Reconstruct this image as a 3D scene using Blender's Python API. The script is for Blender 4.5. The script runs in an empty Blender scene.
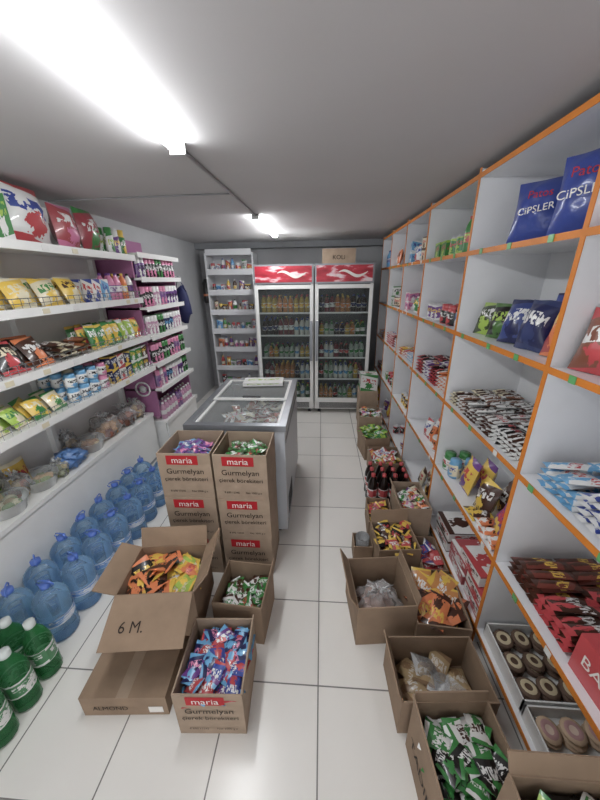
import bpy, math, random
from mathutils import Matrix, Vector, noise
RD = random.Random(11)
def H(s):
    s=s.lstrip('#'); return tuple((int(s[i:i+2],16)/255)**2.2 for i in (0,2,4))
# ------------------------------------------------------------------ materials
def nmat(name):
    m=bpy.data.materials.new(name); m.use_nodes=True; nt=m.node_tree
    return m,nt,nt.nodes['Principled BSDF']
def mat(name,col,rough=.5,metal=0,var=.06,scale=6,bump=0,trans=0,ior=1.45,coat=0):
    m,nt,b=nmat(name)
    tc=nt.nodes.new('ShaderNodeNewGeometry'); nz=nt.nodes.new('ShaderNodeTexNoise')
    nz.inputs['Scale'].default_value=scale; nz.inputs['Detail'].default_value=4
    nt.links.new(tc.outputs['Position'],nz.inputs['Vector'])
    rp=nt.nodes.new('ShaderNodeValToRGB')
    rp.color_ramp.elements[0].position=.3; rp.color_ramp.elements[1].position=.7
    rp.color_ramp.elements[0].color=(*[max(0,c*(1-var*1.5)) for c in col],1)
    rp.color_ramp.elements[1].color=(*[min(1,c*(1+var)) for c in col],1)
    nt.links.new(nz.outputs['Fac'],rp.inputs['Fac']); nt.links.new(rp.outputs['Color'],b.inputs['Base Color'])
    b.inputs['Roughness'].default_value=rough; b.inputs['Metallic'].default_value=metal
    b.inputs['Transmission Weight'].default_value=trans; b.inputs['IOR'].default_value=ior
    b.inputs['Coat Weight'].default_value=coat
    if bump:
        bp=nt.nodes.new('ShaderNodeBump'); bp.inputs['Strength'].default_value=bump; bp.inputs['Distance'].default_value=.01
        nt.links.new(nz.outputs['Fac'],bp.inputs['Height']); nt.links.new(bp.outputs['Normal'],b.inputs['Normal'])
    return m
def emis(name,col,st):
    m,nt,b=nmat(name); b.inputs['Base Color'].default_value=(*col,1)
    b.inputs['Emission Color'].default_value=(*col,1); b.inputs['Emission Strength'].default_value=st
    return m
def clear(name,tint,fac,rough=.08,base=None):
    m,nt,b=nmat(name)
    out=nt.nodes['Material Output']; tr=nt.nodes.new('ShaderNodeBsdfTransparent'); tr.inputs[0].default_value=(*tint,1)
    mx=nt.nodes.new('ShaderNodeMixShader'); fr=nt.nodes.new('ShaderNodeFresnel'); fr.inputs[0].default_value=1.4
    ad=nt.nodes.new('ShaderNodeMath'); ad.operation='ADD'; ad.inputs[1].default_value=fac; ad.use_clamp=True
    nt.links.new(fr.outputs[0],ad.inputs[0]); nt.links.new(ad.outputs[0],mx.inputs[0])
    b.inputs['Base Color'].default_value=(*(base or tint),1); b.inputs['Roughness'].default_value=rough
    nt.links.new(tr.outputs[0],mx.inputs[1]); nt.links.new(b.outputs[0],mx.inputs[2]); nt.links.new(mx.outputs[0],out.inputs[0])
    return m
def mth(nt,op,a,b=None):
    n=nt.nodes.new('ShaderNodeMath'); n.operation=op
    for i,x in enumerate((a,b)):
        if x is None: continue
        if isinstance(x,(int,float)): n.inputs[i].default_value=x
        else: nt.links.new(x,n.inputs[i])
    return n.outputs[0]
def mixc(nt,f,a,b):
    n=nt.nodes.new('ShaderNodeMix'); n.data_type='RGBA'
    nt.links.new(f,n.inputs[0]); nt.links.new(a,n.inputs[6]); nt.links.new(b,n.inputs[7]); return n.outputs[2]
def attr(nt,n):
    a=nt.nodes.new('ShaderNodeAttribute'); a.attribute_name=n; return a
def pkgmat(name,rough=.32,pattern=True,trans=0,coat=.3):
    m,nt,b=nmat(name); A=attr(nt,'ca').outputs['Color']
    if pattern:
        B=attr(nt,'cb').outputs['Color']; C=attr(nt,'cc').outputs['Color']
        sp=nt.nodes.new('ShaderNodeSeparateXYZ'); nt.links.new(attr(nt,'puv').outputs['Vector'],sp.inputs[0])
        u,v,s=sp.outputs
        cb=nt.nodes.new('ShaderNodeCombineXYZ')
        nt.links.new(mth(nt,'ADD',mth(nt,'MULTIPLY',u,7),mth(nt,'MULTIPLY',s,37)),cb.inputs[0])
        nt.links.new(mth(nt,'MULTIPLY',v,5),cb.inputs[1]); nt.links.new(s,cb.inputs[2])
        nz=nt.nodes.new('ShaderNodeTexNoise'); nz.inputs['Scale'].default_value=1.5; nz.inputs['Detail'].default_value=2
        nt.links.new(cb.outputs[0],nz.inputs['Vector'])
        n=nz.outputs['Fac']
        text=mth(nt,'GREATER_THAN',n,.5)
        wob=mth(nt,'ADD',v,mth(nt,'MULTIPLY',mth(nt,'SUBTRACT',u,.5),mth(nt,'MULTIPLY',mth(nt,'SUBTRACT',s,.5),.5)))
        band=mth(nt,'LESS_THAN',mth(nt,'ABSOLUTE',mth(nt,'SUBTRACT',wob,.62)),.13)
        ctr=mth(nt,'LESS_THAN',mth(nt,'ABSOLUTE',mth(nt,'SUBTRACT',u,.5)),.4)
        tm=mth(nt,'MULTIPLY',mth(nt,'MULTIPLY',band,ctr),text)
        du=mth(nt,'POWER',mth(nt,'ABSOLUTE',mth(nt,'SUBTRACT',u,.5)),2); dv=mth(nt,'POWER',mth(nt,'ABSOLUTE',mth(nt,'SUBTRACT',v,.3)),2)
        blob=mth(nt,'LESS_THAN',mth(nt,'ADD',mth(nt,'ADD',du,dv),mth(nt,'MULTIPLY',mth(nt,'SUBTRACT',n,.5),.2)),.045)
        st=mth(nt,'GREATER_THAN',mth(nt,'ABSOLUTE',mth(nt,'SUBTRACT',wob,.5)),.4)
        bm=mth(nt,'MAXIMUM',blob,st)
        col=mixc(nt,tm,mixc(nt,bm,A,B),C)
    else: col=A
    hs=nt.nodes.new('ShaderNodeHueSaturation'); hs.inputs['Saturation'].default_value=.88; hs.inputs['Value'].default_value=.86
    nt.links.new(col,hs.inputs['Color']); nt.links.new(hs.outputs[0],b.inputs['Base Color']); b.inputs['Roughness'].default_value=rough
    b.inputs['Transmission Weight'].default_value=trans; b.inputs['Coat Weight'].default_value=coat
    return m
PKG=pkgmat('printed_packaging'); TINT=pkgmat('coloured_plastic',.3,False); MATT=pkgmat('matte_food',.7,False,coat=0)
WHITE=mat('white_laminate',H('e4e5e8'),.28,var=.02); ORANGE=mat('orange_edging',H('cf7c34'),.45,var=.05)
METW=mat('white_painted_metal',H('e6e6e4'),.35,var=.02); FRI=mat('fridge_interior',H('64676a'),.5)
CARD=mat('corrugated_cardboard',H('907a66'),.85,var=.1,scale=9,bump=.1); CARDL=mat('light_cardboard',H('a08c79'),.85,var=.08,scale=14)
GREYM=mat('grey_aluminium',H('8d9095'),.35,.6); DARK=mat('dark_plastic',H('25272b'),.4); CHROME=mat('wire_chrome',H('c0c2c6'),.25,.8)
GLASS=clear('door_glass',(.86,.91,.9),.02); CLEARP=clear('clear_plastic',(.92,.94,.95),.08,.1); LIDG=clear('freezer_lid_glass',(.9,.93,.93),.07,.03)
POLY=clear('thin_polythene',(.95,.96,.97),.14,.12,(.95,.96,.97))
WATER=clear('clear_water_plastic',(.80,.905,.985),.15,.08,H('b4d6f4')); GREENP=clear('green_bottle_plastic',(.42,.74,.5),.2,.1,H('5aa870'))
RED=mat('red_print',H('b02029'),.6); INK=mat('black_ink',H('2a211c'),.8); WINK=mat('white_ink',H('e8e4de'),.6)
PINK=mat('pink_board',H('a06a8e'),.4,var=.04); TUBE=emis('lit_diffuser',(.97,.99,1),58)
# ------------------------------------------------------------------ mesh builder
class MB:
    def __init__(s): s.v=[];s.f=[];s.m=[];s.sm=[];s.uv=[];s.c=[[],[],[]];s.mats=[]
    def mi(s,m):
        if m not in s.mats: s.mats.append(m)
        return s.mats.index(m)
    def add(s,vs,fs,m,M=None,uv=None,A=(.8,.8,.8),B=(.8,.8,.8),C=(.8,.8,.8),smooth=False):
        o=len(s.v); k=s.mi(m)
        for i,p in enumerate(vs):
            p=Vector(p); s.v.append(tuple(M@p) if M is not None else tuple(p))
            s.uv+= list(uv[i]) if uv else [.5,.5,0]
            s.c[0]+=[*A,1]; s.c[1]+=[*B,1]; s.c[2]+=[*C,1]
        for f in fs: s.f.append([o+i for i in f]); s.m.append(k); s.sm.append(smooth)
    def build(s,name,parent=None):
        me=bpy.data.meshes.new(name)
        xs=[p[0] for p in s.v]; ys=[p[1] for p in s.v]; zs=[p[2] for p in s.v]
        c=((min(xs)+max(xs))/2,(min(ys)+max(ys))/2,min(zs))
        me.from_pydata([(p[0]-c[0],p[1]-c[1],p[2]-c[2]) for p in s.v],[],s.f)
        for m in s.mats: me.materials.append(m)
        me.polygons.foreach_set('material_index',s.m); me.polygons.foreach_set('use_smooth',s.sm)
        for n,d in zip(('ca','cb','cc'),s.c):
            me.attributes.new(n,'FLOAT_COLOR','POINT').data.foreach_set('color',d)
        me.attributes.new('puv','FLOAT_VECTOR','POINT').data.foreach_set('vector',s.uv)
        me.update(); ob=bpy.data.objects.new(name,me); bpy.context.collection.objects.link(ob)
        ob.location=c
        if parent: ob.parent=parent; ob.location=Vector(c)-parent.location
        return ob
def P(x,y,z,rz=0,lean=0,ry=0):
    return Matrix.Translation((x,y,z))@Matrix.Rotation(math.radians(rz),4,'Z')@Matrix.Rotation(math.radians(-lean),4,'X')@Matrix.Rotation(math.radians(ry),4,'Y')
BF=[(0,1,2,3)]
def box(mb,x0,x1,y0,y1,z0,z1,m,M=None,cols=None):
    s=RD.random(); cs=dict(zip('ABC',cols)) if cols else {}
    F=[[(x0,y0,z0),(x1,y0,z0),(x1,y0,z1),(x0,y0,z1)],[(x1,y1,z0),(x0,y1,z0),(x0,y1,z1),(x1,y1,z1)],
       [(x1,y0,z0),(x1,y1,z0),(x1,y1,z1),(x1,y0,z1)],[(x0,y1,z0),(x0,y0,z0),(x0,y0,z1),(x0,y1,z1)],
       [(x0,y0,z1),(x1,y0,z1),(x1,y1,z1),(x0,y1,z1)],[(x0,y1,z0),(x1,y1,z0),(x1,y0,z0),(x0,y0,z0)]]
    for f in F: mb.add(f,BF,m,M,[(0,0,s),(1,0,s),(1,1,s),(0,1,s)],**cs)
def cbox(mb,M,w,h,d,cols,m=None): box(mb,-w/2,w/2,-d/2,d/2,0,h,m or PKG,M,cols)
def bag(mb,M,w,h,d,cols,nu=6,nv=7,m=None):
    s=RD.random(); A,B,C=cols
    for sd in (-1,1):
        vs=[];uv=[]
        for i in range(nv+1):
            v=i/nv
            for j in range(nu+1):
                u=j/nu; pr=(1-abs(2*u-1)**2.2)**.7*max(0,math.sin(math.pi*min(1,max(0,(v-.04)/.92))))**.5
                k=1+.45*noise.noise(Vector((u*5+s*50,v*5,sd+s*9)))
                x=(u-.5)*w*(1-.07*math.sin(math.pi*v))
                vs.append((x,sd*d/2*pr*k,v*h+.02*h*noise.noise(Vector((u*3,s*77,0))))); uv.append((u,v,s))
        fs=[]
        for i in range(nv):
            for j in range(nu):
                a=i*(nu+1)+j; q=(a,a+1,a+nu+2,a+nu+1); fs.append(q if sd<0 else q[::-1])
        mb.add(vs,fs,m or PKG,M,uv,A,B,C,True)
def lathe(mb,M,segs,n=12,m=None):
    s=RD.random()
    for sg in segs:
        col,pr=sg[0],sg[1]; mm=sg[2] if len(sg)>2 else (m or TINT)
        cols=col if isinstance(col[0],tuple) else (col,col,col)
        vs=[];uv=[];fs=[]; z0=pr[0][1];z1=pr[-1][1] if abs(pr[-1][1]-z0)>1e-6 else z0+1
        for (r,z) in pr:
            for j in range(n+1):
                t=2*math.pi*j/n; vs.append((r*math.sin(t),-r*math.cos(t),z)); uv.append(((j/n*2)%1.0001,(z-z0)/(z1-z0),s))
        for i in range(len(pr)-1):
            for j in range(n):
                a=i*(n+1)+j; fs.append((a,a+1,a+n+2,a+n+1))
        mb.add(vs,fs,mm,M,uv,*cols,True)
def tube(mb,pts,r,m,n=6,col=(.5,.5,.5)):
    pts=[Vector(p) for p in pts]; vs=[];fs=[]
    for i,p in enumerate(pts):
        t=(pts[min(i+1,len(pts)-1)]-pts[max(i-1,0)]).normalized()
        a=t.cross(Vector((0,0,1)) if abs(t.z)<.9 else Vector((1,0,0))).normalized(); b=t.cross(a)
        for j in range(n):
            q=2*math.pi*j/n; vs.append(p+r*(a*math.cos(q)+b*math.sin(q)))
    for i in range(len(pts)-1):
        for j in range(n): fs.append((i*n+j,i*n+(j+1)%n,(i+1)*n+(j+1)%n,(i+1)*n+j))
    fs+= [tuple(range(n)),tuple(range(len(vs)-n,len(vs)))]
    mb.add(vs,fs,m,None,None,col,col,col,True)
def lump(mb,M,rx,ry,rz,col,m=None,amp=.25,n=14):
    s=RD.random()*50; vs=[];fs=[];k=n//2+1
    for i in range(k+1):
        th=math.pi*i/k
        for j in range(n):
            ph=2*math.pi*j/n; d=Vector((math.sin(th)*math.cos(ph),math.sin(th)*math.sin(ph),math.cos(th)))
            q=1+amp*noise.noise(d*2.2+Vector((s,0,0)))+amp*.7*noise.noise(d*6+Vector((0,s,0)))
            vs.append((d.x*rx*q,d.y*ry*q,max(0,rz+d.z*rz*q)))
    for i in range(k):
        for j in range(n): fs.append((i*n+j,(i+1)*n+j,(i+1)*n+(j+1)%n,i*n+(j+1)%n))
    cols=col if isinstance(col[0],tuple) else (col,)*3
    mb.add(vs,fs,m or TINT,M,[(.5+.5*math.sin(v[0]*9),.5+.5*math.sin(v[2]*9),s) for v in vs],*cols,True)
def knotbag(mb,M,rx,ry,rz,fill,n=24):
    # tied polythene bag: contents, body, gathered neck + flared ears
    for q in range(9):
        a=q*2.4; rr=.55 if q else 0
        lump(mb,M@Matrix.Translation((rx*rr*math.cos(a),ry*rr*math.sin(a),.004+(.5*rz if q%3==0 else 0))),rx*.36,ry*.36,rz*.45,RD.choice(fill),MATT,.3,10)
    lump(mb,M,rx,ry,rz,(.9,.9,.9),POLY,.5,n)
    s=RD.random()*9; vs=[];fs=[]
    for i,(r,z) in enumerate([(rx*.45,1.7*rz),(rx*.12,2.0*rz),(rx*.3,2.3*rz),(rx*.5,2.5*rz)]):
        for j in range(n):
            t=6.283*j/n; rr=r*(1+.4*math.sin(j*2.1+s)); vs.append((rr*math.cos(t),rr*.5*math.sin(t),z+.01*math.sin(j*1.7)))
    for i in range(3):
        for j in range(n): fs.append((i*n+j,i*n+(j+1)%n,(i+1)*n+(j+1)%n,(i+1)*n+j))
    mb.add(vs,fs,POLY,M,smooth=True)
_tc={}
def text(mb,s,size,M,m):
    if s not in _tc:
        cu=bpy.data.curves.new('t','FONT'); cu.body=s; cu.align_x='CENTER'; cu.resolution_u=3
        ob=bpy.data.objects.new('t',cu); bpy.context.collection.objects.link(ob)
        dg=bpy.context.evaluated_depsgraph_get(); me=ob.evaluated_get(dg).to_mesh()
        _tc[s]=([(v.co.x,v.co.y) for v in me.vertices],[tuple(p.vertices) for p in me.polygons])
        ob.evaluated_get(dg).to_mesh_clear(); bpy.data.objects.remove(ob); bpy.data.curves.remove(cu)
    vs,fs=_tc[s]; mb.add([(x*size,0,y*size) for x,y in vs],fs,m,M)
# bottles
def soda(mb,M,r,h,liq,lab,cap,n=10,body=None):
    L=liq; lb=lab if isinstance(lab[0],tuple) else (lab,lab,lab); bm=body or TINT
    lathe(mb,M,[(L,[(0,0.004),(r*.8,0),(r,.03*h),(r*.97,.12*h),(r,.3*h)],bm),
      (lb,[(r*1.01,.3*h),(r*1.01,.56*h)],PKG),(L,[(r,.56*h),(r*.98,.64*h),(r*.75,.78*h),(r*.36,.9*h),(r*.33,.93*h)],bm),
      (cap,[(r*.4,.92*h),(r*.4,h),(0,h)])],n)
def waterjug(mb,M,r,h):
    pr=[(0,.004),(r*.85,0),(r,.02)]
    for i in range(9):
        z=.03+i*.021; pr.append((r*(1 if i%2 else .955),z))
    pr2=[(r*.98,.222),(r,.235),(r*.93,.258),(r*.72,.282),(r*.42,.3),(r*.25,.308),(r*.25,.322)]
    lathe(mb,M,[(H('9cc8f0'),pr,WATER),((H('5a9ae4'),H('e8f0ff'),H('ffffff')),[(r*1.005,.115),(r*1.005,.16)],PKG),
       (H('9cc8f0'),[(r*.955,.198),(r,.21),(r*.98,.222)]+pr2[1:],WATER),(H('2460c8'),[(r*.3,.318),(r*.3,h),(0,h)],TINT)],18)
    pts=[M@Vector((x,0,z)) for x,z in [(-.03,.318),(-.045,.335),(-.03,.352),(0,.358),(.03,.352),(.045,.335),(.03,.318)]]
    tube(mb,pts,.004,TINT,5,H('2a66cc'))
def can(mb,M,r,h,cols):
    lathe(mb,M,[((.6,.6,.62),[(r*.8,0),(r,.01)]),(cols,[(r,.01),(r,h-.012)],PKG),((.6,.6,.62),[(r,h-.012),(r*.82,h),(0,h)])],10)
def jar(mb,M,r,h,body,lid):
    lathe(mb,M,[(body,[(0,0),(r*.9,0),(r,.02),(r,h*.7),(r*.8,h*.8)],PKG),(lid,[(r*.85,h*.8),(r*.85,h),(0,h)])],10)
W=H('f2f2f0'); K=H('1c1a1a'); Rr=H('c8202c'); Y=H('f0c419'); G=H('2f8a3a'); BL=H('1c3fa0'); LB=H('58a8dc'); BR=H('4b2a1c'); PU=H('6a2f8c'); PK=H('e27aa8'); OR=H('e87420'); LG=H('a8cc40'); NV=H('152058'); CR=H('eadfbe')
MIX=[(W,Rr,BL),(Y,Rr,W),(G,W,Y),(Rr,W,Y),(LB,W,BL),(BR,Y,W),(PK,W,PU),(OR,W,K),(W,G,K),(K,Rr,W),(PU,W,Y),(CR,BR,Rr)]
SC={'R':(-90,1),'L':(90,-1),'B':(0,0)}
def row(name,side,y0,y1,z,x,w,h,d,pals,kind='bag',rows=1,dx=None,lean=6,jit=5,stack=1,gap=1.04,mb=None):
    rz,sg=SC[side]; own=mb is None; mb=mb or MB(); n=max(1,int((y1-y0)/(w*gap))); dx=dx or d*1.15
    for rr in range(rows):
        for i in range(n):
            y=y0+(i+.5)*(y1-y0)/n; pal=pals[int(i*len(pals)/n)%len(pals)] if RD.random()<.8 else RD.choice(pals)
            for k in range(stack):
                hh=h*RD.uniform(.94,1.04)
                M=P(x+sg*(rr*dx+d/2),y,z+.003+k*h*1.0,rz+RD.uniform(-jit,jit),lean)
                if kind=='bag': bag(mb,M,w,hh,d,pal)
                elif kind=='box': cbox(mb,P(x+sg*(rr*dx+d/2),y,z+k*h,rz+RD.uniform(-jit,jit)/3),w*.97,h*.99,d*.97,pal)
                elif kind=='can': can(mb,P(x+sg*(rr*dx+d/2),y,z+k*h),w/2,h*.99,pal)
                elif kind=='soda': soda(mb,P(x+sg*(rr*dx+d/2),y,z,RD.uniform(0,90)),w/2,h,pal[0],(pal[1],pal[2],pal[2]),pal[2])
                elif kind=='jar': jar(mb,P(x+sg*(rr*dx+d/2),y,z+k*h),w/2,h*.99,pal,pal[1])
    return mb.build(name) if own else mb
def bars(name,side,y0,y1,z,x,w,l,t,pals,rows=2,layers=3,jit=6,mb=None):
    rz,sg=SC[side]; own=mb is None; mb=mb or MB(); n=int((y1-y0)/w)
    for rr in range(rows):
        for i in range(n):
            for k in range(layers):
                if k==layers-1 and RD.random()<.3: continue
                pal=pals[int(i*len(pals)/n)%len(pals)]
                M=P(x+sg*(rr*l*1.02),y0+(i+.5)*w,z+t*.5+k*t*.9+.002,rz+RD.uniform(-jit,jit),90+RD.uniform(-3,3))
                bag(mb,M,w*.95,l,t,pal,4,4)
    return mb.build(name) if own else mb
def assorted(name,side,y0,y1,z,x,hmax,depthrows=1,pals=MIX,skip=.22):
    mb=MB(); y=y0; first=True
    while y<y1-.08:
        k=RD.choice(['bag','box','can','soda','jar','bag','box','bag']); pal=RD.choice(pals); L=min(RD.uniform(.14,.26),y1-y)
        if not first and RD.random()<skip: y+=L; continue
        first=False
        if k=='bag': row('',side,y,y+L,z,x,RD.uniform(.09,.14),RD.uniform(.6,.95)*hmax,.06,[pal,RD.choice(pals)],'bag',2,mb=mb,jit=14,lean=10)
        elif k=='box': row('',side,y,y+L,z,x,RD.uniform(.07,.12),RD.uniform(.3,.45)*hmax,.09,[pal],'box',2,stack=RD.choice([1,2]),mb=mb,jit=20)
        elif k=='can': row('',side,y,y+L,z,x,.065,min(.12,hmax*.5),.065,[pal],'can',2,stack=1,mb=mb)
        elif k=='soda': row('',side,y,y+L,z,x,.06,hmax*.85,.06,[pal],'soda',2,mb=mb)
        else: row('',side,y,y+L,z,x,.075,hmax*.5,.075,[pal],'jar',2,mb=mb)
        y+=L+.01
    return mb.build(name)
# ------------------------------------------------------------------ room
XL,XRW,YB,CZ=-1.88,1.24,5.15,2.25; YF=-1.2
def tilemat():
    m,nt,b=nmat('white_floor_tiles'); g=nt.nodes.new('ShaderNodeNewGeometry'); mp=nt.nodes.new('ShaderNodeMapping')
    mp.inputs['Location'].default_value=(4,3.94,0)
    nt.links.new(g.outputs['Position'],mp.inputs[0]); br=nt.nodes.new('ShaderNodeTexBrick'); br.offset=0; br.squash=1
    for k,v in (('Scale',1),('Brick Width',.4),('Row Height',.4),('Mortar Size',.003),('Mortar Smooth',.1),('Bias',0)): br.inputs[k].default_value=v
    br.inputs['Color1'].default_value=(*H('eeebe6'),1); br.inputs['Color2'].default_value=(*H('e8e5e0'),1); br.inputs['Mortar'].default_value=(*H('807e7b'),1)
    nt.links.new(mp.outputs[0],br.inputs['Vector']); nz=nt.nodes.new('ShaderNodeTexNoise'); nz.inputs['Scale'].default_value=2.2; nz.inputs['Detail'].default_value=6
    nt.links.new(g.outputs['Position'],nz.inputs['Vector'])
    hs=nt.nodes.new('ShaderNodeMix'); hs.data_type='RGBA'; hs.blend_type='MULTIPLY'; hs.inputs[0].default_value=.12
    nt.links.new(br.outputs['Color'],hs.inputs[6]); nt.links.new(nz.outputs['Fac'],hs.inputs[7])
    nt.links.new(hs.outputs[2],b.inputs['Base Color']); b.inputs['Roughness'].default_value=.24
    bp=nt.nodes.new('ShaderNodeBump'); bp.invert=True; bp.inputs['Distance'].default_value=.003; bp.inputs['Strength'].default_value=.5
    nt.links.new(br.outputs['Fac'],bp.inputs['Height']); nt.links.new(bp.outputs[0],b.inputs['Normal']); return m
def slab(name,x0,x1,y0,y1,z0,z1,m):
    mb=MB(); box(mb,x0,x1,y0,y1,z0,z1,m); return mb.build(name)
WALL=mat('grey_plaster_wall',H('b0b1b3'),.8,var=.05,scale=3,bump=.05); CEIL=mat('painted_ceiling',H('c4c2c3'),.75,var=.03,scale=1.5,bump=.03)
slab('floor',XL-.1,XRW+.1,YF,YB+.1,-.1,0,tilemat()); slab('ceiling',XL-.1,XRW+.1,YF,YB+.1,CZ,CZ+.1,CEIL)
slab('wall_left',XL-.1,XL,YF,YB+.1,0,CZ,WALL); slab('wall_right',XRW,XRW+.1,YF,YB+.1,0,CZ,WALL); slab('wall_back',XL,XRW,YB,YB+.1,0,CZ,WALL)
mb=MB(); box(mb,XL,-1.5,YF-.1,YF,0,CZ,WALL); box(mb,1.1,XRW,YF-.1,YF,0,CZ,WALL); box(mb,-1.5,1.1,YF-.1,YF,2.2,CZ,WALL); mb.build('wall_front')
slab('trim_beam',XL,XRW,4.98,YB,2.17,CZ,mat('beam_paint',H('8d8f92'),.8))
# lights
def lamp(x,y0,y1):
    mb=MB(); box(mb,x-.026,x+.026,y0,y1,CZ-.012,CZ,METW)
    vs=[];fs=[]; n=8
    for yy in (y0+.012,y1-.012):
        for i in range(n+1):
            t=math.pi*i/n; vs.append((x+.03*math.cos(t),yy,CZ-.012-.026*math.sin(t)))
    for i in range(n): fs.append((i,i+1,n+2+i,n+1+i))
    mb.add(vs,fs,TUBE,smooth=True)
    for yy in (y0,y1-.012): box(mb,x-.032,x+.032,yy,yy+.012,CZ-.04,CZ,METW)
    return mb.build('fluorescent_ceiling_light')
lamp(-.595,.33,1.53); lamp(-.57,3.0,4.2)
mb=MB(); tube(mb,[(-.595,1.53,CZ-.009),(-.58,2.3,CZ-.009),(-.57,3.0,CZ-.009)],.008,mat('conduit_grey',H('adaeb0'),.5),8); mb.build('ceiling_conduit')
mb=MB(); tube(mb,[(-1.85,2.33,CZ-.006),(-1.2,2.31,CZ-.006),(-.59,2.3,CZ-.006)],.005,mat('cable_grey',H('8f9092'),.5),6); mb.build('ceiling_cable')
# ------------------------------------------------------------------ right shelf
XR,XBk=.78,1.20; PY=[-.5,.28,1.1,1.9,2.65,3.3,3.95,4.5]; SZ=[.10,.54,1.0,1.43,1.85,2.2]
mb=MB(); t=.018
for y in PY:
    box(mb,XR,XBk,y-t/2,y+t/2,0,2.22,WHITE); box(mb,XR-.003,XR,y-t/2-.001,y+t/2+.001,0,2.225,ORANGE)
for i in range(len(PY)-1):
    a,b=PY[i]+t/2,PY[i+1]-t/2
    for z in SZ:
        box(mb,XR,XBk,a,b,z-t,z,WHITE); box(mb,XR-.003,XR,a,b,z-t-.003,z+.002,ORANGE)
    box(mb,XR+.03,XR+.045,a,b,0,SZ[0]-t,WHITE)
box(mb,XBk,XBk+.015,PY[0],PY[-1],0,2.22,WHITE); mb.build('shelving_unit')
mb=MB()
for z in SZ[1:5]:
    for i in range(1,6):
        for k in range(3):
            y=PY[i]+(PY[i+1]-PY[i])*(k+.5+RD.uniform(-.2,.2))/3; col=RD.choice([H('58b060'),W,H('58b060')])
            box(mb,XR-.0065,XR-.0045,y-.014,y+.014,z-.022,z+.003,TINT,None,(col,)*3)
mb.build('price_tags')
X0=XR+.03
# near bay (0.28-1.1)
mb=MB(); bag(mb,P(.86,.99,1.853,-72,4),.2,.28,.09,(W,Rr,Rr),10,10); bag(mb,P(.97,.97,1.853,-80,4),.2,.28,.09,(W,Rr,BL),10,10); mb.build('snack_bags')
mb=MB()
for k,(x,y) in enumerate([(.85,.99),(.95,.99),(.87,.83),(.98,.8),(.87,.66)]): bag(mb,P(x,y,1.433,-70+k*3,14),.17,.2,.09,[(H('8a4a30'),Rr,W),(H('7a3828'),CR,W),(Rr,BR,Y)][k%3],8,8)
mb.build('snack_bags')
bars('wafer_bars','R',.45,1.06,1.0,X0-.01,.045,.15,.028,[(LB,W,BL),(BL,W,Rr),(W,LB,Rr)],rows=2,layers=4,jit=12)
bars('chocolate_bars','R',.72,1.07,.54,X0,.042,.17,.03,[(BR,Rr,W),(H('7a3020'),BR,Y)],rows=2,layers=4)
mb=MB(); M=P(.88,.60,.54,-88); cbox(mb,M,.2,.15,.13,(Rr,Rr,Rr)); text(mb,'BARB',.06,M@Matrix.Translation((0,-.067,.06)),WINK); mb.build('chocolate_box')
mb=MB(); cbox(mb,P(.90,.41,.54,-90),.16,.09,.18,(W,CR,K)); cbox(mb,P(.90,.41,.632,-86),.16,.09,.18,(CR,W,BL)); mb.build('wafer_boxes')
def cookietray(cx,cy,z,w,d,c1,c2,c3,r=.042):
    mb=MB(); box(mb,cx-w/2,cx+w/2,cy-d/2,cy+d/2,z,z+.012,TINT,None,(W,W,W))
    for a in ((cx-w/2,cx-w/2+.006,cy-d/2,cy+d/2),(cx+w/2-.006,cx+w/2,cy-d/2,cy+d/2),(cx-w/2,cx+w/2,cy-d/2,cy-d/2+.006),(cx-w/2,cx+w/2,cy+d/2-.006,cy+d/2)):
        box(mb,*a,z+.012,z+.075,TINT,None,(W,)*3)
    nx=int((w-.02)/(2*r)); ny=int((d-.02)/(2*r)); sx=(w-.02)/nx; sy=(d-.02)/ny
    for k in range(3):
        for i in range(nx):
            for j in range(ny):
                x=cx+(i-(nx-1)/2)*sx+RD.uniform(-.004,.004); y=cy+(j-(ny-1)/2)*sy+RD.uniform(-.004,.004)
                lathe(mb,P(x,y,z+.016+k*.016,0,RD.uniform(-8,8),RD.uniform(-8,8)),[(c1,[(r*.9,0),(r,.005),(r*.95,.011),(r*.7,.014)]),(c2,[(r*.7,.014),(r*.55,.017),(r*.35,.014)]),(c3,[(r*.35,.014),(0,.012)])],14,MATT)
    mb.build('cookie_tray')
cookietray(.98,.92,.10,.36,.30,H('6a5040'),H('d6c49c'),H('5a4030'))
cookietray(.98,.59,.10,.36,.34,H('c8a888'),H('b88888'),H('e0c4b0'))
# bay 1 (1.1-1.9)
def chiptext(side,x,y,z,w,h,cols,rz,lean=5):
    mb=MB(); M=P(x,y,z+.003,rz,lean); d=.12; bag(mb,M,w,h,d,cols,12,12)
    text(mb,'CiPSLER',h*.155,M@Matrix.Translation((0,-d*.5-.012,h*.42))@Matrix.Rotation(-.09,4,'Y'),WINK)
    text(mb,'Patos',h*.17,M@Matrix.Translation((0,-d*.5-.004,h*.66)),RED)
    mb.build('snack_bag')
chiptext('R',.89,1.53,1.85,.22,.235,(BL,BL,BL),-50,8); chiptext('R',.88,1.27,1.85,.2,.25,(BL,BL,BL),-55)
mb=MB()
for k,(x,y,c) in enumerate([(.87,1.2,(H('b83028'),OR,Y)),(.98,1.2,(OR,Rr,Y)),(.86,1.36,(NV,H('2a3a70'),W)),(.87,1.50,(H('28408a'),NV,W)),(.99,1.4,(BL,NV,W)),(.88,1.63,(K,H('4a7a30'),LG)),(.87,1.76,(H('3a4a28'),LG,W)),(.99,1.68,(K,LG,W))]):
    bag(mb,P(x,y,1.433,-62-RD.uniform(0,24),RD.uniform(8,20)),.14,RD.uniform(.19,.24)if k<5 else .17,.09,c,9,9)
mb.build('snack_bags')
bars('chocolate_bars','R',1.13,1.5,1.0,X0-.02,.035,.12,.024,[(BR,W,W),(K,W,Rr),(W,BR,Rr)],rows=3,layers=4,jit=12)
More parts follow.
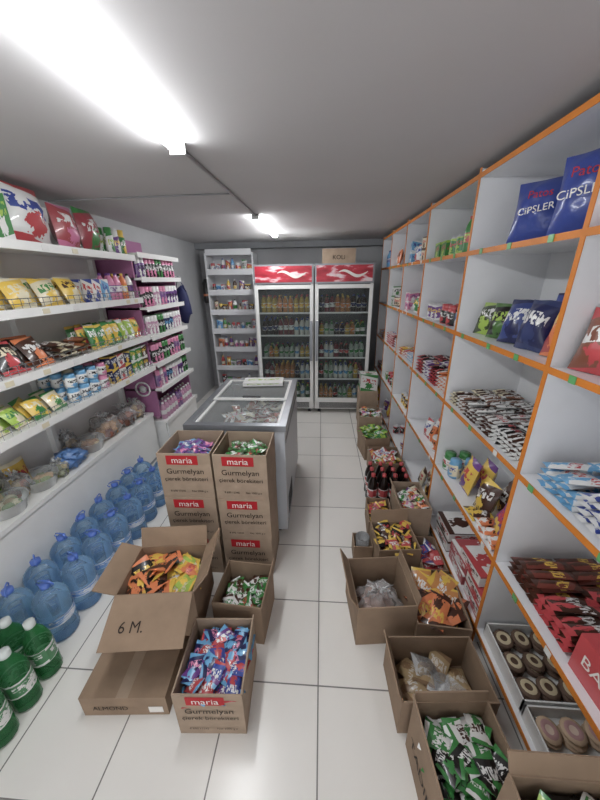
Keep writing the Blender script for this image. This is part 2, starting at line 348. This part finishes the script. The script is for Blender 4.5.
bars('chocolate_bars','R',1.52,1.87,1.0,X0-.02,.035,.12,.024,[(W,BR,K),(H('8a5a40'),W,W),(BR,CR,W)],rows=3,layers=4,jit=12)
row('snack_bags','R',1.13,1.5,.54,X0,.13,.2,.09,[(PU,Y,Rr),(BR,Y,W),(NV,Y,Rr)],rows=2,lean=14,jit=16)
bars('cake_bars','R',1.14,1.46,.54,X0-.03,.06,.1,.03,[(OR,W,K),(BR,Y,W)],rows=1,layers=2)
row('snack_bags','R',1.52,1.68,.54,X0,.12,.2,.08,[(Y,PU,Rr)],rows=2,lean=12)
row('biscuit_jars','R',1.7,1.88,.54,X0,.08,.12,.08,[(CR,LB,BL),(W,G,Rr)],'jar',2)
mb=MB()
for k,(y,zz) in enumerate([(1.2,.10),(1.42,.10),(1.66,.10),(1.2,.175),(1.42,.175),(1.66,.175),(1.3,.25)]):
    cbox(mb,P(.95,y,zz,-90+RD.uniform(-3,3)),.2,.073,.3,[(W,Rr,BR),(H('b84048'),W,W),(W,BR,Rr)][k%3])
mb.build('wafer_boxes')
rows_cfg=[(1.85,.24),(1.43,.26),(1.0,.26),(.54,.26),(.10,.24)]
for i in range(3,7):
    a,b=PY[i]+.03,PY[i+1]-.03
    for (z,hm) in rows_cfg:
        if z==1.0:
            bars('chocolate_bars','R',a,b,z,X0-.02,.04,.13,.028,[RD.choice(MIX) for _ in range(4)],rows=2,layers=RD.choice([3,5]))
        else:
            pals=[(G,W,Y),(LG,G,W),(G,LG,Rr)] if (i==3 and z==1.85) else MIX
            assorted('assorted_snacks','R',a,b,z,X0,hm*RD.uniform(.8,1),pals=pals)
# ------------------------------------------------------------------ left shelf
LX=-1.5; LZ=[(1.92,LX),(1.60,LX),(1.29,LX),(1.02,LX)]; LY0,LY1=-.3,2.65
mb=MB(); box(mb,XL+.005,XL+.02,LY0,LY1,0,2.2,METW)
for z,x in LZ:
    box(mb,XL+.02,x,LY0,LY1,z-.022,z,METW); box(mb,x,x+.006,LY0,LY1,z-.036,z+.008,METW)
box(mb,XL+.02,-1.6,LY0,LY1,.53,.56,METW); box(mb,-1.62,-1.61,LY0,LY1,0,.53,METW)
for y in (.2,1.0,1.8,2.6): box(mb,XL+.02,XL+.06,y-.015,y+.015,0,2.2,METW)
box(mb,-1.61,-1.605,LY0,LY1,.10,.12,GREYM)
mb.build('gondola_shelf')
mb=MB()
for z,x in LZ[1:]:
    tube(mb,[(x-.004,LY0,z+.055),(x-.004,LY1,z+.055)],.0022,CHROME,4); tube(mb,[(x-.004,LY0,z+.03),(x-.004,LY1,z+.03)],.0018,CHROME,4)
    y=1.0
    while y<LY1: tube(mb,[(x-.004,y,z),(x-.004,y,z+.055)],.0018,CHROME,4); y+=.045
mb.build('wire_shelf_guard')
mb=MB()
for z,x in LZ:
    for y in [1.2+.11*i for i in range(13)]:
        if RD.random()<.4: box(mb,x+.0065,x+.0085,y,y+.045,z-.028,z-.002,TINT,None,(RD.choice([CR,W,W,CR]),)*3)
mb.build('price_tags')
xl=LX-.03
row('detergent_boxes','L',1.38,1.68,1.92,xl,.1,.22,.1,[(W,G,G),(G,W,LG)],'box',2)
row('detergent_bags','L',1.69,1.99,1.92,xl,.28,.29,.16,[(W,Rr,BL)],lean=5)
row('detergent_bags','L',2.0,2.4,1.92,xl,.19,.26,.13,[(H('b84048'),PK,W),(H('a83040'),G,W)],lean=5)
row('household_bottles','L',2.42,2.64,1.92,xl,.06,.18,.06,[(W,G,LG),(PU,W,Y),(G,Y,W)],'jar',2)
row('noodle_packs','L',1.35,2.1,1.60,xl,.15,.17,.08,[(Y,CR,CR),(CR,Y,G),(Y,CR,BR)],rows=2,lean=24,jit=14)
row('household_boxes','L',2.12,2.3,1.60,xl,.08,.15,.08,[(W,BL,Rr),(LB,W,BL)],'box',2)
row('shampoo_bottles','L',2.32,2.63,1.60,xl,.06,.19,.06,[(PK,W,PU),(OR,W,Y),(W,PU,K)],'soda',2)
row('seed_bags','L',1.2,1.72,1.29,xl,.14,.19,.06,[(BR,H('6a4030'),W),(K,Rr,CR),(BR,OR,W)],rows=2,lean=34,jit=16)
bars('biscuit_packs','L',1.72,2.0,1.29,xl,.09,.16,.04,[(BR,CR,W),(H('a86030'),BR,W)],rows=1,layers=3)
row('spice_packs','L',2.02,2.63,1.29,xl,.08,.16,.06,[(G,Y,W),(Y,G,W),(LG,W,W),(Y,Rr,G)],rows=3,lean=12,jit=14)
row('soup_packs','L',1.2,1.7,1.02,xl,.11,.13,.05,[(LG,CR,G),(Y,G,CR),(CR,G,Y)],rows=2,lean=34,jit=20)
row('yoghurt_cups','L',1.72,2.1,1.02,xl,.075,.09,.075,[(W,LB,K),(W,CR,G),(W,PK,K)],'jar',3,stack=2)
row('tea_boxes','L',2.12,2.62,1.02,xl,.08,.1,.08,[(W,Rr,K),(NV,Y,W),(G,W,Y),(BR,W,Y)],'box',3,stack=2)
row('flour_bags','L',1.2,1.55,.56,-1.74,.13,.2,.08,[(LG,Y,G),(Y,CR,Rr)],rows=1,lean=10)
# deck trays and bags
def tub(x,y,r,fill,n=16):
    mb=MB()
    lathe(mb,P(x,y,.562),[(W,[(0,.002),(r*.8,0),(r,.07),(r*1.04,.07)],POLY)],20)
    for i in range(n):
        a=RD.uniform(0,6.28); q=r*.62*RD.random()**.5; lump(mb,P(x+q*math.cos(a),y+q*math.sin(a),.568+RD.uniform(0,.03)),.03,.03,.02,RD.choice(fill),MATT,n=8)
    lathe(mb,P(x,y,.562),[(W,[(r*1.06,.07),(r*1.06,.082),(r*.9,.095),(0,.1)],CLEARP)],20)
    mb.build('food_tub')
tub(-1.70,1.27,.1,[H('9a8458'),H('cfc6a0'),H('6f8a50')]); tub(-1.71,1.50,.095,[H('c9a070'),H('8fa060')]); tub(-1.72,1.95,.1,[H('a07048'),H('d8bf90')])
mb=MB(); lump(mb,P(-1.70,1.73,.562,20),.09,.1,.055,H('4a80c4'),TINT,.5,22); lump(mb,P(-1.66,1.70,.63,20),.05,.05,.03,H('4a80c4'),TINT,.7,18); mb.build('blue_plastic_bag')
for (x,y,a,b,c,fl) in [(-1.73,2.16,.095,.1,.08,[H('a85a40'),H('c89050')]),(-1.72,2.37,.1,.1,.075,[H('b05a30'),H('6a3a28')]),(-1.72,2.55,.09,.08,.07,[H('8a4030'),H('d0a870')]),(-1.80,1.86,.06,.06,.08,[H('c0a070')]),(-1.68,1.61,.06,.05,.05,[H('c8b070'),H('8a9050')]),(-1.75,1.39,.07,.06,.07,[H('b8a070'),H('a0583a')])]:
    mb=MB(); knotbag(mb,P(x,y,.562),a,b,c,fl); mb.build('food_bag')
# pink cosmetic unit
mb=MB(); py0,py1=2.70,3.45
box(mb,XL+.005,XL+.02,py0,py1,0,2.1,PINK); box(mb,XL+.02,-1.56,py0-.01,py0+.01,.5,1.93,PINK); box(mb,XL+.02,-1.56,py1-.01,py1+.01,0,1.93,PINK)
pz=[.45,.78,1.02,1.27,1.52,1.76]
for z in pz+[1.95]: box(mb,XL+.02,-1.50,py0-.01,py1+.01,z-.018,z,METW); box(mb,-1.50,-1.495,py0-.01,py1+.01,z-.034,z+.006,METW)
box(mb,-1.52,-1.51,py0+.01,py1-.01,0,.42,METW); box(mb,XL+.02,-1.52,py0-.01,py0+.01,0,.43,METW)
lathe(mb,P(-1.68,py0-.012,.78,0,-90),[(W,[(.075,.0),(.075,.004),(.06,.004),(.06,0)]),(W,[(.035,0),(.035,.004),(0,.004)])],20)
mb.build('cosmetics_display_shelf')
for z in pz: 
    hm=.17; mbk=MB()
    row('', 'L',py0+.03,py1-.03,z,-1.53,.06,hm,.055,[RD.choice([(PU,W,K),(K,PK,W),(H('8a6a9a'),PK,PU),(NV,W,LB),(H('c890b0'),W,W),(K,G,W)]) for _ in range(5)],RD.choice(['soda','jar','jar']),2,mb=mbk); mbk.build('cosmetic_bottles')
mb=MB(); lump(mb,P(-1.56,3.56,1.28),.09,.07,.2,NV,MATT,.3,14); tube(mb,[(-1.62,3.56,1.62),(-1.56,3.54,1.78),(-1.5,3.56,1.62)],.006,TINT,5,NV); tube(mb,[(-1.87,3.54,1.77),(-1.54,3.54,1.77)],.005,CHROME,5); mb.build('hanging_backpack')
# back narrow shelf
mb=MB(); bx0,bx1,by0,by1=-1.68,-.98,4.78,5.12
box(mb,bx0,bx0+.02,by0,by1,0,2.1,WHITE); box(mb,bx1-.02,bx1,by0,by1,0,2.1,WHITE); box(mb,bx0,bx1,by1-.015,by1,0,2.1,WHITE)
bz=[.12,.42,.72,1.0,1.28,1.56,1.84,2.1]
for z in bz: box(mb,bx0+.02,bx1-.02,by0,by1-.015,z-.02,z,WHITE); box(mb,bx0+.02,bx1-.02,by0-.006,by0,z-.03,z+.05,WHITE)
mb.build('narrow_shelf')
for z in bz[:-1]:
    mb=MB(); x=bx0+.05
    while x<bx1-.08:
        w=RD.uniform(.05,.1); pal=RD.choice(MIX); k=RD.choice('bjsx'); M=P(x+w/2,by0+.07,z,0)
        if k=='b': bag(mb,P(x+w/2,by0+.07,z+.003,0,8),w,.17,.05,pal)
        elif k=='j': jar(mb,M,w*.45,.13,pal,pal[1])
        elif k=='s': soda(mb,M,.03,.19,pal[0],(pal[1],pal[2],pal[2]),pal[2])
        else: cbox(mb,M,w*.95,.12,.07,pal)
        x+=w+.008
    mb.build('assorted_groceries')
mb=MB(); M=P(-1.74,4.9,1.42); lathe(mb,M,[(K,[(0,0),(.045,0),(.055,.02),(.055,.1)]),(OR,[(.056,.1),(.056,.13)]),(K,[(.055,.13),(.055,.28),(.03,.34),(0,.34)])],14); box(mb,-1.70,-1.685,4.88,4.92,1.55,1.65,DARK); mb.build('portable_speaker')
# ------------------------------------------------------------------ fridges
def headermat():
    m,nt,b=nmat('red_header_print'); g=nt.nodes.new('ShaderNodeNewGeometry'); wv=nt.nodes.new('ShaderNodeTexNoise')
    wv.inputs['Scale'].default_value=5; wv.inputs['Detail'].default_value=5
    mp=nt.nodes.new('ShaderNodeMapping'); mp.inputs['Rotation'].default_value=(0,.5,0); mp.inputs['Scale'].default_value=(1,1,3.2)
    nt.links.new(g.outputs['Position'],mp.inputs[0]); nt.links.new(mp.outputs[0],wv.inputs['Vector']); r=nt.nodes.new('ShaderNodeValToRGB'); e=r.color_ramp.elements
    e[0].position=.35; e[0].color=(*H('901c2c'),1); e[1].position=.55; e[1].color=(*H('b83040'),1)
    n=e.new(.6); n.color=(*H('d8a0a8'),1); n=e.new(.66); n.color=(*H('e4d4d6'),1)
    nt.links.new(wv.outputs['Fac'],r.inputs[0]); nt.links.new(r.outputs[0],b.inputs['Base Color']); b.inputs['Roughness'].default_value=.35; return m
HDR=headermat()
SOD=[(H('2a1510'),Rr,Rr),(H('c07828'),OR,Y),(H('2a6a34'),W,LG),(H('b0c0b4'),G,G),(H('b89828'),Y,Rr),(H('802030'),W,K),(H('2a1510'),NV,BL),(H('e8e8e0'),LB,BL)]
def fridge(x0,x1,hs):
    root=bpy.data.objects.new('beverage_fridge',None); bpy.context.collection.objects.link(root); root.location=((x0+x1)/2,4.33,0)
    mb=MB(); yf,yb=4.0,4.66; t=.035
    box(mb,x0,x0+t,yf,yb,.06,1.9,METW); box(mb,x1-t,x1,yf,yb,.06,1.9,METW); box(mb,x0+t,x1-t,yb-t,yb,.06,1.9,FRI)
    box(mb,x0+t,x1-t,yf,yb-t,.06,.17,METW); box(mb,x0+t,x1-t,yf,yb-t,1.68,1.9,METW)
    box(mb,x0+t,x0+t+.004,yf+.002,yb-t,.17,1.68,FRI); box(mb,x1-t-.004,x1-t,yf+.002,yb-t,.17,1.68,FRI)
    for i in range(6): box(mb,x0+.06,x1-.06,yf-.004,yf,.075+i*.014,.082+i*.014,DARK)
    for sx in (x0+.04,x1-.08):
        for sy in (yf+.04,yb-.08): box(mb,sx,sx+.04,sy,sy+.04,0,.06,DARK)
    mb.build('cabinet',root)
    mb=MB(); box(mb,x0,x1,yf-.03,yf-.002,1.68,1.9,GREYM); box(mb,x0+.02,x1-.02,yf-.034,yf-.03,1.70,1.88,HDR)
    cx=(x0+x1)/2+.1; vs=[];N=24
    for i in range(N+1):
        u=i/N; xx=cx-.17+.34*u; zz=1.79+.03*math.sin(u*6.3+.5); th=.004+.014*math.sin(math.pi*u)
        vs+= [(xx,yf-.036,zz-th),(xx,yf-.036,zz+th)]
    mb.add(vs,[(2*i,2*i+2,2*i+3,2*i+1) for i in range(N)],WINK)
    for q in range(7): lathe(mb,P(cx-.13+q*.043,yf-.034,1.80+.012*math.sin(q*1.4),0,90),[(W,[(.016,0),(.016,.003),(.009,.003),(.009,0)])],10)
    mb.build('header_sign',root)
    mb=MB(); fw=.045
    box(mb,x0+.004,x0+fw,yf-.035,yf-.003,.17,1.67,METW); box(mb,x1-fw,x1-.004,yf-.035,yf-.003,.17,1.67,METW)
    box(mb,x0+fw,x1-fw,yf-.035,yf-.003,.17,.17+fw*1.3,METW); box(mb,x0+fw,x1-fw,yf-.035,yf-.003,1.67-fw,1.67,METW)
    hx=(x1-fw-.004) if hs>0 else x0+.01
    box(mb,hx,hx+.035,yf-.07,yf-.055,.75,1.25,GREYM); box(mb,hx+.005,hx+.03,yf-.056,yf-.035,.76,.79,GREYM); box(mb,hx+.005,hx+.03,yf-.056,yf-.035,1.21,1.24,GREYM)
    mb.add([(x0+fw,yf-.02,.17+fw),(x1-fw,yf-.02,.17+fw),(x1-fw,yf-.02,1.67-fw),(x0+fw,yf-.02,1.67-fw)],BF,GLASS); mb.build('glass_door',root)
    mb=MB(); zs=[.19,.48,.77,1.06,1.34]
    for z in zs:
        for k in range(9): yy=yf+.06+k*.06; tube(mb,[(x0+t+.004,yy,z-.006),(x1-t-.004,yy,z-.006)],.003,CHROME,4)
        box(mb,x0+t+.004,x1-t-.004,yf+.03,yf+.036,z-.012,z+.008,METW)
    mb.build('wire_shelves',root)
    mb=MB()
    for z in zs:
        n=9; pals=[RD.choice(SOD) for _ in range(3)]; h=RD.choice([.16,.19,.21,.22])
        for rr in range(3):
            for i in range(n):
                x=x0+t+.05+i*((x1-x0-2*t-.1)/(n-1)); p=pals[i*3//n] if RD.random()<.6 else RD.choice(SOD)
                soda(mb,P(x,yf+.09+rr*.085,z),.031,h*RD.uniform(.88,1.03),p[0],(p[1],W,p[2]),p[2],9)
    mb.build('drink_bottles',root)
fridge(-.82,-.10,1); fridge(-.085,.61,-1)
# ------------------------------------------------------------------ cardboard boxes
def carton(name,x,y,w,d,h,rz=0,z=0,flaps={},m=None,label=None,closed=False):
    m=m or CARD; mb=MB(); M=P(x,y,z,rz); t=.006
    box(mb,-w/2,w/2,-d/2,-d/2+t,0,h,m,M); box(mb,-w/2,w/2,d/2-t,d/2,0,h,m,M)
    box(mb,-w/2,-w/2+t,-d/2+t,d/2-t,0,h,m,M); box(mb,w/2-t,w/2,-d/2+t,d/2-t,0,h,m,M); box(mb,-w/2+t,w/2-t,-d/2+t,d/2-t,0,t,m,M)
    if closed:
        box(mb,-w/2+t,w/2-t,-d/2+t,-.002,h-t,h,m,M); box(mb,-w/2+t,w/2-t,.002,d/2-t,h-t,h,m,M); box(mb,-.025,.025,-d/2,d/2,h,h+.001,CARDL,M)
    for sd,(L,a) in flaps.items():
        r=math.radians(a)
        ang,off,wd={'f':(0,d/2,w),'b':(180,d/2,w),'l':(-90,w/2,d),'r':(90,w/2,d)}[sd]
        FM=M@Matrix.Rotation(math.radians(ang),4,'Z')@Matrix.Translation((0,-off,h))@Matrix.Rotation(-r,4,'X')
        box(mb,-wd/2+.003,wd/2-.003,-L,0,-t/2,t/2,m,FM)
    if label=='maria':
        Fm=M@Matrix.Translation((0,-d/2-.0015,0))
        k=w/.31
        mb.add([(-w/2+.05,0,h*.76),(w/2-.07,0,h*.76),(w/2-.07,0,h*.96),(-w/2+.05,0,h*.96)],BF,RED,Fm)
        T=lambda dx,dz:M@Matrix.Translation((dx,-d/2-.003,dz))
        text(mb,'maria',.055*k,T(-.01,h*.80),WINK); text(mb,'Gurmelyan',.05*k,T(0,h*.56),INK); text(mb,'çierek börekiteri',.038*k,T(0,h*.4),INK)
        text(mb,'8 690 12345',.018*k,T(-.06*k,h*.14),INK); text(mb,'Net 3000 g e',.018*k,T(.07*k,h*.14),INK)
    return mb,M
def small(x0,x1,y0,y1,zt,s,pals,n,name,dz=.05,M=None):
    mb=MB()
    for i in range(n):
        x=RD.uniform(x0,x1);y=RD.uniform(y0,y1); z=zt-dz*RD.random()
        Mm=Matrix.Translation((x,y,z))@Matrix.Rotation(RD.uniform(0,6.28),4,'Z')@Matrix.Rotation(math.radians(RD.uniform(-115,-50)),4,'X')@Matrix.Rotation(RD.uniform(-.4,.4),4,'Y')@Matrix.Translation((0,0,-s*.5))
        bag(mb,(M@Mm) if M else Mm,s*.62,s,s*.28,RD.choice(pals),4,4)
    return mb.build(name)
BW,BH,BD=.295,.285,.28; sy=1.56
for cx in (-.435,-.742):
    for k in range(3):
        mb,M=carton('c',cx+RD.uniform(-.005,.005),sy+RD.uniform(-.004,.004),BW,BD,BH,RD.uniform(-1,1),k*(BH+.001),label='maria',closed=k<2,m=CARDL)
        mb.build('cardboard_box')
small(-.83,-.655,1.485,1.64,3*BH-.035,.085,[(PU,LB,W),(PU,PK,K),(H('5a6a9a'),PU,W)],80,'candy_pile')
small(-.52,-.35,1.485,1.64,3*BH-.035,.085,[(G,W,BR),(G,BR,W),(H('3a5a30'),G,Rr)],80,'candy_pile')
mb,M=carton('c',-.43,.82,.27,.29,.26,3,label='maria',m=CARDL,flaps={'r':(.03,85)}); mb.build('cardboard_box')
small(-.095,.095,-.10,.10,.225,.10,[(NV,LB,PK),(BL,Rr,W),(Rr,LB,W),(PU,LB,W)],95,'candy_pile',M=M)
mb,M=carton('c',-.39,1.15,.25,.25,.26,-4,m=CARD,flaps={'r':(.05,80)}); mb.build('cardboard_box')
small(-.085,.085,-.08,.08,.19,.085,[(G,W,Rr),(W,BR,G),(G,BR,W)],60,'candy_pile',M=M)
mb,M=carton('c',-.825,.92,.36,.42,.12,4,closed=True,m=CARD); text(mb,'ALMOND',.035,M@Matrix.Translation((-.06,-.212,.04)),INK); mb.add([(.1,-.2115,.02),(.16,-.2115,.02),(.16,-.2115,.06),(.1,-.2115,.06)],BF,WINK,M); mb.build('cardboard_box')
mb,M=carton('c',-.755,1.09,.35,.28,.29,6,.122,m=CARD,flaps={'f':(.2,-24),'l':(.1,20),'r':(.13,55),'b':(.1,70)})
FM=M@Matrix.Translation((0,-.14,.29))@Matrix.Rotation(math.radians(24),4,'X')@Matrix.Translation((-.06,-.14,.0045))@Matrix.Rotation(math.radians(-90),4,'X')
text(mb,'6 M.',.06,FM,INK); mb.build('cardboard_box')
small(-.12,-.02,-.09,.09,.25,.16,[(OR,Y,K),(K,OR,Y),(BR,OR,OR)],26,'snack_pile',M=M); small(.03,.12,-.09,.09,.23,.12,[(Y,CR,W),(OR,Y,Rr),(LG,Y,CR)],26,'snack_pile',M=M)
# right side cartons
mb,M=carton('c',.315,1.20,.29,.29,.26,6,flaps={'l':(.09,62),'r':(.05,80)}); mb.build('cardboard_box')
mb=MB(); knotbag(mb,M@P(0,0,.01),.11,.11,.085,[H('d8a898'),H('e0b8a8')]); mb.build('bread_bag')
mb,M=carton('c',.61,1.19,.25,.3,.17,-4); mb.build('cardboard_box')
small(-.08,.08,-.1,.1,.17,.17,[(OR,BR,Y),(H('d88a30'),Y,W)],34,'biscuit_pack_pile',M=M)
mb,M=carton('c',.50,.85,.37,.24,.21,3,flaps={'l':(.05,70)}); mb.build('cardboard_box')
mb=MB()
for i in range(18): bag(mb,M@Matrix.Translation((RD.uniform(-.12,.12),RD.uniform(-.06,.06),RD.uniform(.05,.11)))@Matrix.Rotation(RD.uniform(0,6),4,'Z')@Matrix.Rotation(-1.2,4,'X')@Matrix.Translation((0,0,-.06)),.09,.13,.04,(H('b09468'),H('8a6a48'),H('d8d0c4')),5,5,RD.choice([PKG,POLY]))
mb.build('nut_bags')
mb,M=carton('c',.49,.575,.27,.25,.29,4,flaps={'l':(.05,80),'b':(.04,80)}); text(mb,'TADIM',.06,M@P(-.137,0,.1,-90),INK); mb.build('cardboard_box')
small(-.09,.09,-.08,.08,.24,.11,[(G,W,W),(W,G,BR),(K,G,W)],60,'candy_pile',M=M)
mb,M=carton('c',.625,.30,.28,.25,.27,0,closed=True); mb.build('cardboard_box')
mb,M=carton('c',.625,.31,.28,.25,.27,0,.272,flaps={'r':(.05,80),'b':(.05,60)}); mb.build('cardboard_box')
small(-.09,.09,-.08,.08,.24,.10,[(G,W,W),(LG,G,W),(W,K,G)],45,'candy_pile',M=M)
mb,M=carton('c',.47,1.56,.25,.24,.22,5,flaps={'b':(.08,75)}); mb.build('cardboard_box')
small(-.08,.08,-.08,.08,.21,.11,[(Rr,Y,W),(K,Y,Rr),(BR,Y,W)],40,'snack_pile',M=M)
mb,M=carton('c',.28,1.60,.12,.12,.13,0); mb.build('cardboard_box')
mb=MB(); lathe(mb,P(.28,1.60,.01),[(W,[(0,.002),(.035,0),(.045,.15),(.041,.15),(.03,.02)],POLY)],14); mb.build('plastic_cup')
mb,M=carton('c',.68,1.52,.14,.26,.13,0); mb.build('cardboard_box')
small(-.04,.04,-.09,.09,.13,.1,[(Rr,Rr,W),(BL,W,Rr)],16,'snack_pile',M=M)
mb,M=carton('c',.64,1.86,.2,.3,.3,0,flaps={'l':(.04,60)},m=CARDL); mb.build('cardboard_box')
small(-.06,.06,-.1,.1,.28,.1,MIX,25,'snack_pile',M=M)
mb,M=carton('c',.43,1.86,.17,.26,.16,-3); mb.build('cardboard_box'); small(-.05,.05,-.09,.09,.15,.1,[(Rr,Y,BR),(Y,BR,Rr)],22,'snack_pile',M=M)
mb=MB()
for i in range(4):
    for j in range(3): soda(mb,P(.42+i*.085,2.12+j*.085,0),.04,.29,H('1a0c08'),(Rr,W,Rr),Rr,10)
mb.build('cola_bottles')
mb,M=carton('c',.6,2.56,.28,.3,.2,0); mb.build('cardboard_box'); small(-.1,.1,-.1,.1,.2,.1,[(Rr,W,Y),(W,Rr,BL),(Y,G,W)],35,'snack_pile',M=M)
mb,M=carton('c',.55,2.95,.25,.3,.24,8); mb.build('cardboard_box'); small(-.08,.08,-.1,.1,.24,.12,[(G,LG,W),(LG,G,W)],30,'produce_bags',M=M)
mb,M=carton('c',.56,3.34,.25,.3,.3,-3,m=CARDL); mb.build('cardboard_box'); small(-.08,.08,-.1,.1,.3,.11,MIX,30,'snack_pile',M=M)
mb,M=carton('c',.58,3.72,.22,.25,.45,0,m=CARDL,closed=True); mb.build('cardboard_box')
mb=MB(); cbox(mb,P(.58,3.72,.452),.2,.2,.18,(W,G,Rr)); mb.build('cereal_box')
mb,M=carton('c',.2,4.3,.4,.3,.17,0,1.901,closed=True,m=CARDL); text(mb,'KOLi',.07,M@Matrix.Translation((0,-.154,.05)),INK); mb.build('cardboard_box')
# ------------------------------------------------------------------ water & soda on floor
for i in range(8):
    for X,o in ((-1.35,0),(-1.52,-.04)):
        mb=MB(); waterjug(mb,P(X+RD.uniform(-.008,.008),1.03+o+i*.17,0,RD.uniform(0,180)),.078,.338); mb.build('water_jug')
mb=MB()
for i in range(3):
    for j in range(4): soda(mb,P(-1.51+i*.115,.50+j*.118,0,RD.uniform(0,90)),.052,.33,H('3f9a55'),(H('3a8a50'),W,W),H('d8e0dc'),14,GREENP)
mb.build('soda_bottles')
# ------------------------------------------------------------------ chest freezer
root=bpy.data.objects.new('chest_freezer',None); bpy.context.collection.objects.link(root); root.location=(-.53,2.24,0)
FB=mat('freezer_body',H('b4b8be'),.35,var=.03)
mb=MB(); fx0,fx1,fy0,fy1=-.86,-.225,1.74,2.72; t=.05; fz=.84
box(mb,fx0,fx0+t,fy0,fy1,.06,fz,FB); box(mb,fx1-t,fx1,fy0,fy1,.06,fz,FB); box(mb,fx0+t,fx1-t,fy0,fy0+t,.06,fz,FB); box(mb,fx0+t,fx1-t,fy1-t,fy1,.06,fz,FB); box(mb,fx0+t,fx1-t,fy0+t,fy1-t,.06,.3,FB)
for sx in (fx0+.05,fx1-.09):
    for sy2 in (fy0+.05,fy1-.09): lathe(mb,P(sx+.02,sy2+.02,0),[(K,[(0,0),(.02,0),(.02,.06),(0,.06)])],10)
for i in range(8): box(mb,fx1,fx1+.003,fy0+.1,fy0+.35,.12+i*.02,.13+i*.02,DARK)
box(mb,fx1,fx1+.004,fy0+.03,fy1-.03,.74,.76,GREYM)
mb.build('body',root)
mb=MB(); e=.035
for a in ((fx0-.01,fx0+e,fy0-.01,fy1+.01),(fx1-e,fx1+.01,fy0-.01,fy1+.01),(fx0+e,fx1-e,fy0-.01,fy0+e),(fx0+e,fx1-e,fy1-e,fy1+.01)): box(mb,*a,fz,fz+.04,GREYM)
mb.build('rim',root)
def lid(y0,y1,z,nm):
    mb=MB(); x0,x1=fx0+e,fx1-e; q=.022
    for a in ((x0,x0+q,y0,y1),(x1-q,x1,y0,y1),(x0+q,x1-q,y0,y0+q),(x0+q,x1-q,y1-q,y1)): box(mb,*a,z,z+.014,METW)
    mb.add([(x0+q,y0+q,z+.007),(x1-q,y0+q,z+.007),(x1-q,y1-q,z+.007),(x0+q,y1-q,z+.007)],BF,LIDG)
    box(mb,(x0+x1)/2-.07,(x0+x1)/2+.07,y1-q*1.2,y1-.003,z+.014,z+.03,DARK); mb.build(nm,root)
lid(fy0+e,2.28,fz+.008,'sliding_lid_lower'); lid(2.2,fy1-e,fz+.026,'sliding_lid_upper')
mb=MB()
for i in range(3):
    for j in range(5):
        x0=fx0+.07+i*.17; y0=fy0+.07+j*.165
        for k in range(2 if RD.random()<.7 else 1): cbox(mb,P(x0+.08,y0+.08,.3+k*.14,RD.uniform(-4,4)),.15,.13,.14,RD.choice([(LB,W,BL),(W,PK,Rr),(BR,CR,W),(W,Rr,K),(CR,W,OR)]))
mb.build('frozen_boxes',root)
o=small(fx0+.13,fx1-.13,fy0+.14,fy1-.14,.74,.12,[(H('a86a40'),W,Rr),(W,BR,Rr),(CR,BR,W),(H('a84030'),W,W),(W,CR,PK)],90,'ice_cream_packs',.12); o.parent=root; o.location=o.location-root.location
mb=MB(); cbox(mb,P(-.50,2.58,fz+.041,4),.34,.03,.16,(W,W,LG)); mb.build('flat_carton')
mb,M=carton('c',-1.05,2.78,.24,.42,.24,3); mb.build('cardboard_box')
mb=MB(); knotbag(mb,P(-1.05,2.78,.245),.12,.14,.12,[H('a07850'),H('8a6a50'),H('5a8a4a')]); mb.build('bread_bag')
# ------------------------------------------------------------------ world, camera
w=bpy.data.worlds.new('World'); bpy.context.scene.world=w; w.use_nodes=True
bg=w.node_tree.nodes['Background']; bg.inputs[0].default_value=(.97,.98,1,1); bg.inputs[1].default_value=1.5
sc=bpy.context.scene
sc.view_settings.view_transform='Standard'; sc.view_settings.exposure=.22; sc.view_settings.gamma=1.03
Rv=Vector((.9978,.0657,-.0149)).normalized(); Uv=Vector((-.0096,.3582,.9338)); Uv=(Uv-Rv*Uv.dot(Rv)).normalized(); Bv=Rv.cross(Uv)
cam=bpy.data.cameras.new('camera'); cam.sensor_fit='VERTICAL'; cam.sensor_height=24; cam.sensor_width=18; cam.lens=312/800*24; cam.clip_start=.02
co=bpy.data.objects.new('camera',cam); sc.collection.objects.link(co)
co.matrix_world=Matrix(((Rv.x,Uv.x,Bv.x,0),(Rv.y,Uv.y,Bv.y,0),(Rv.z,Uv.z,Bv.z,1.72),(0,0,0,1)))
sc.camera=co
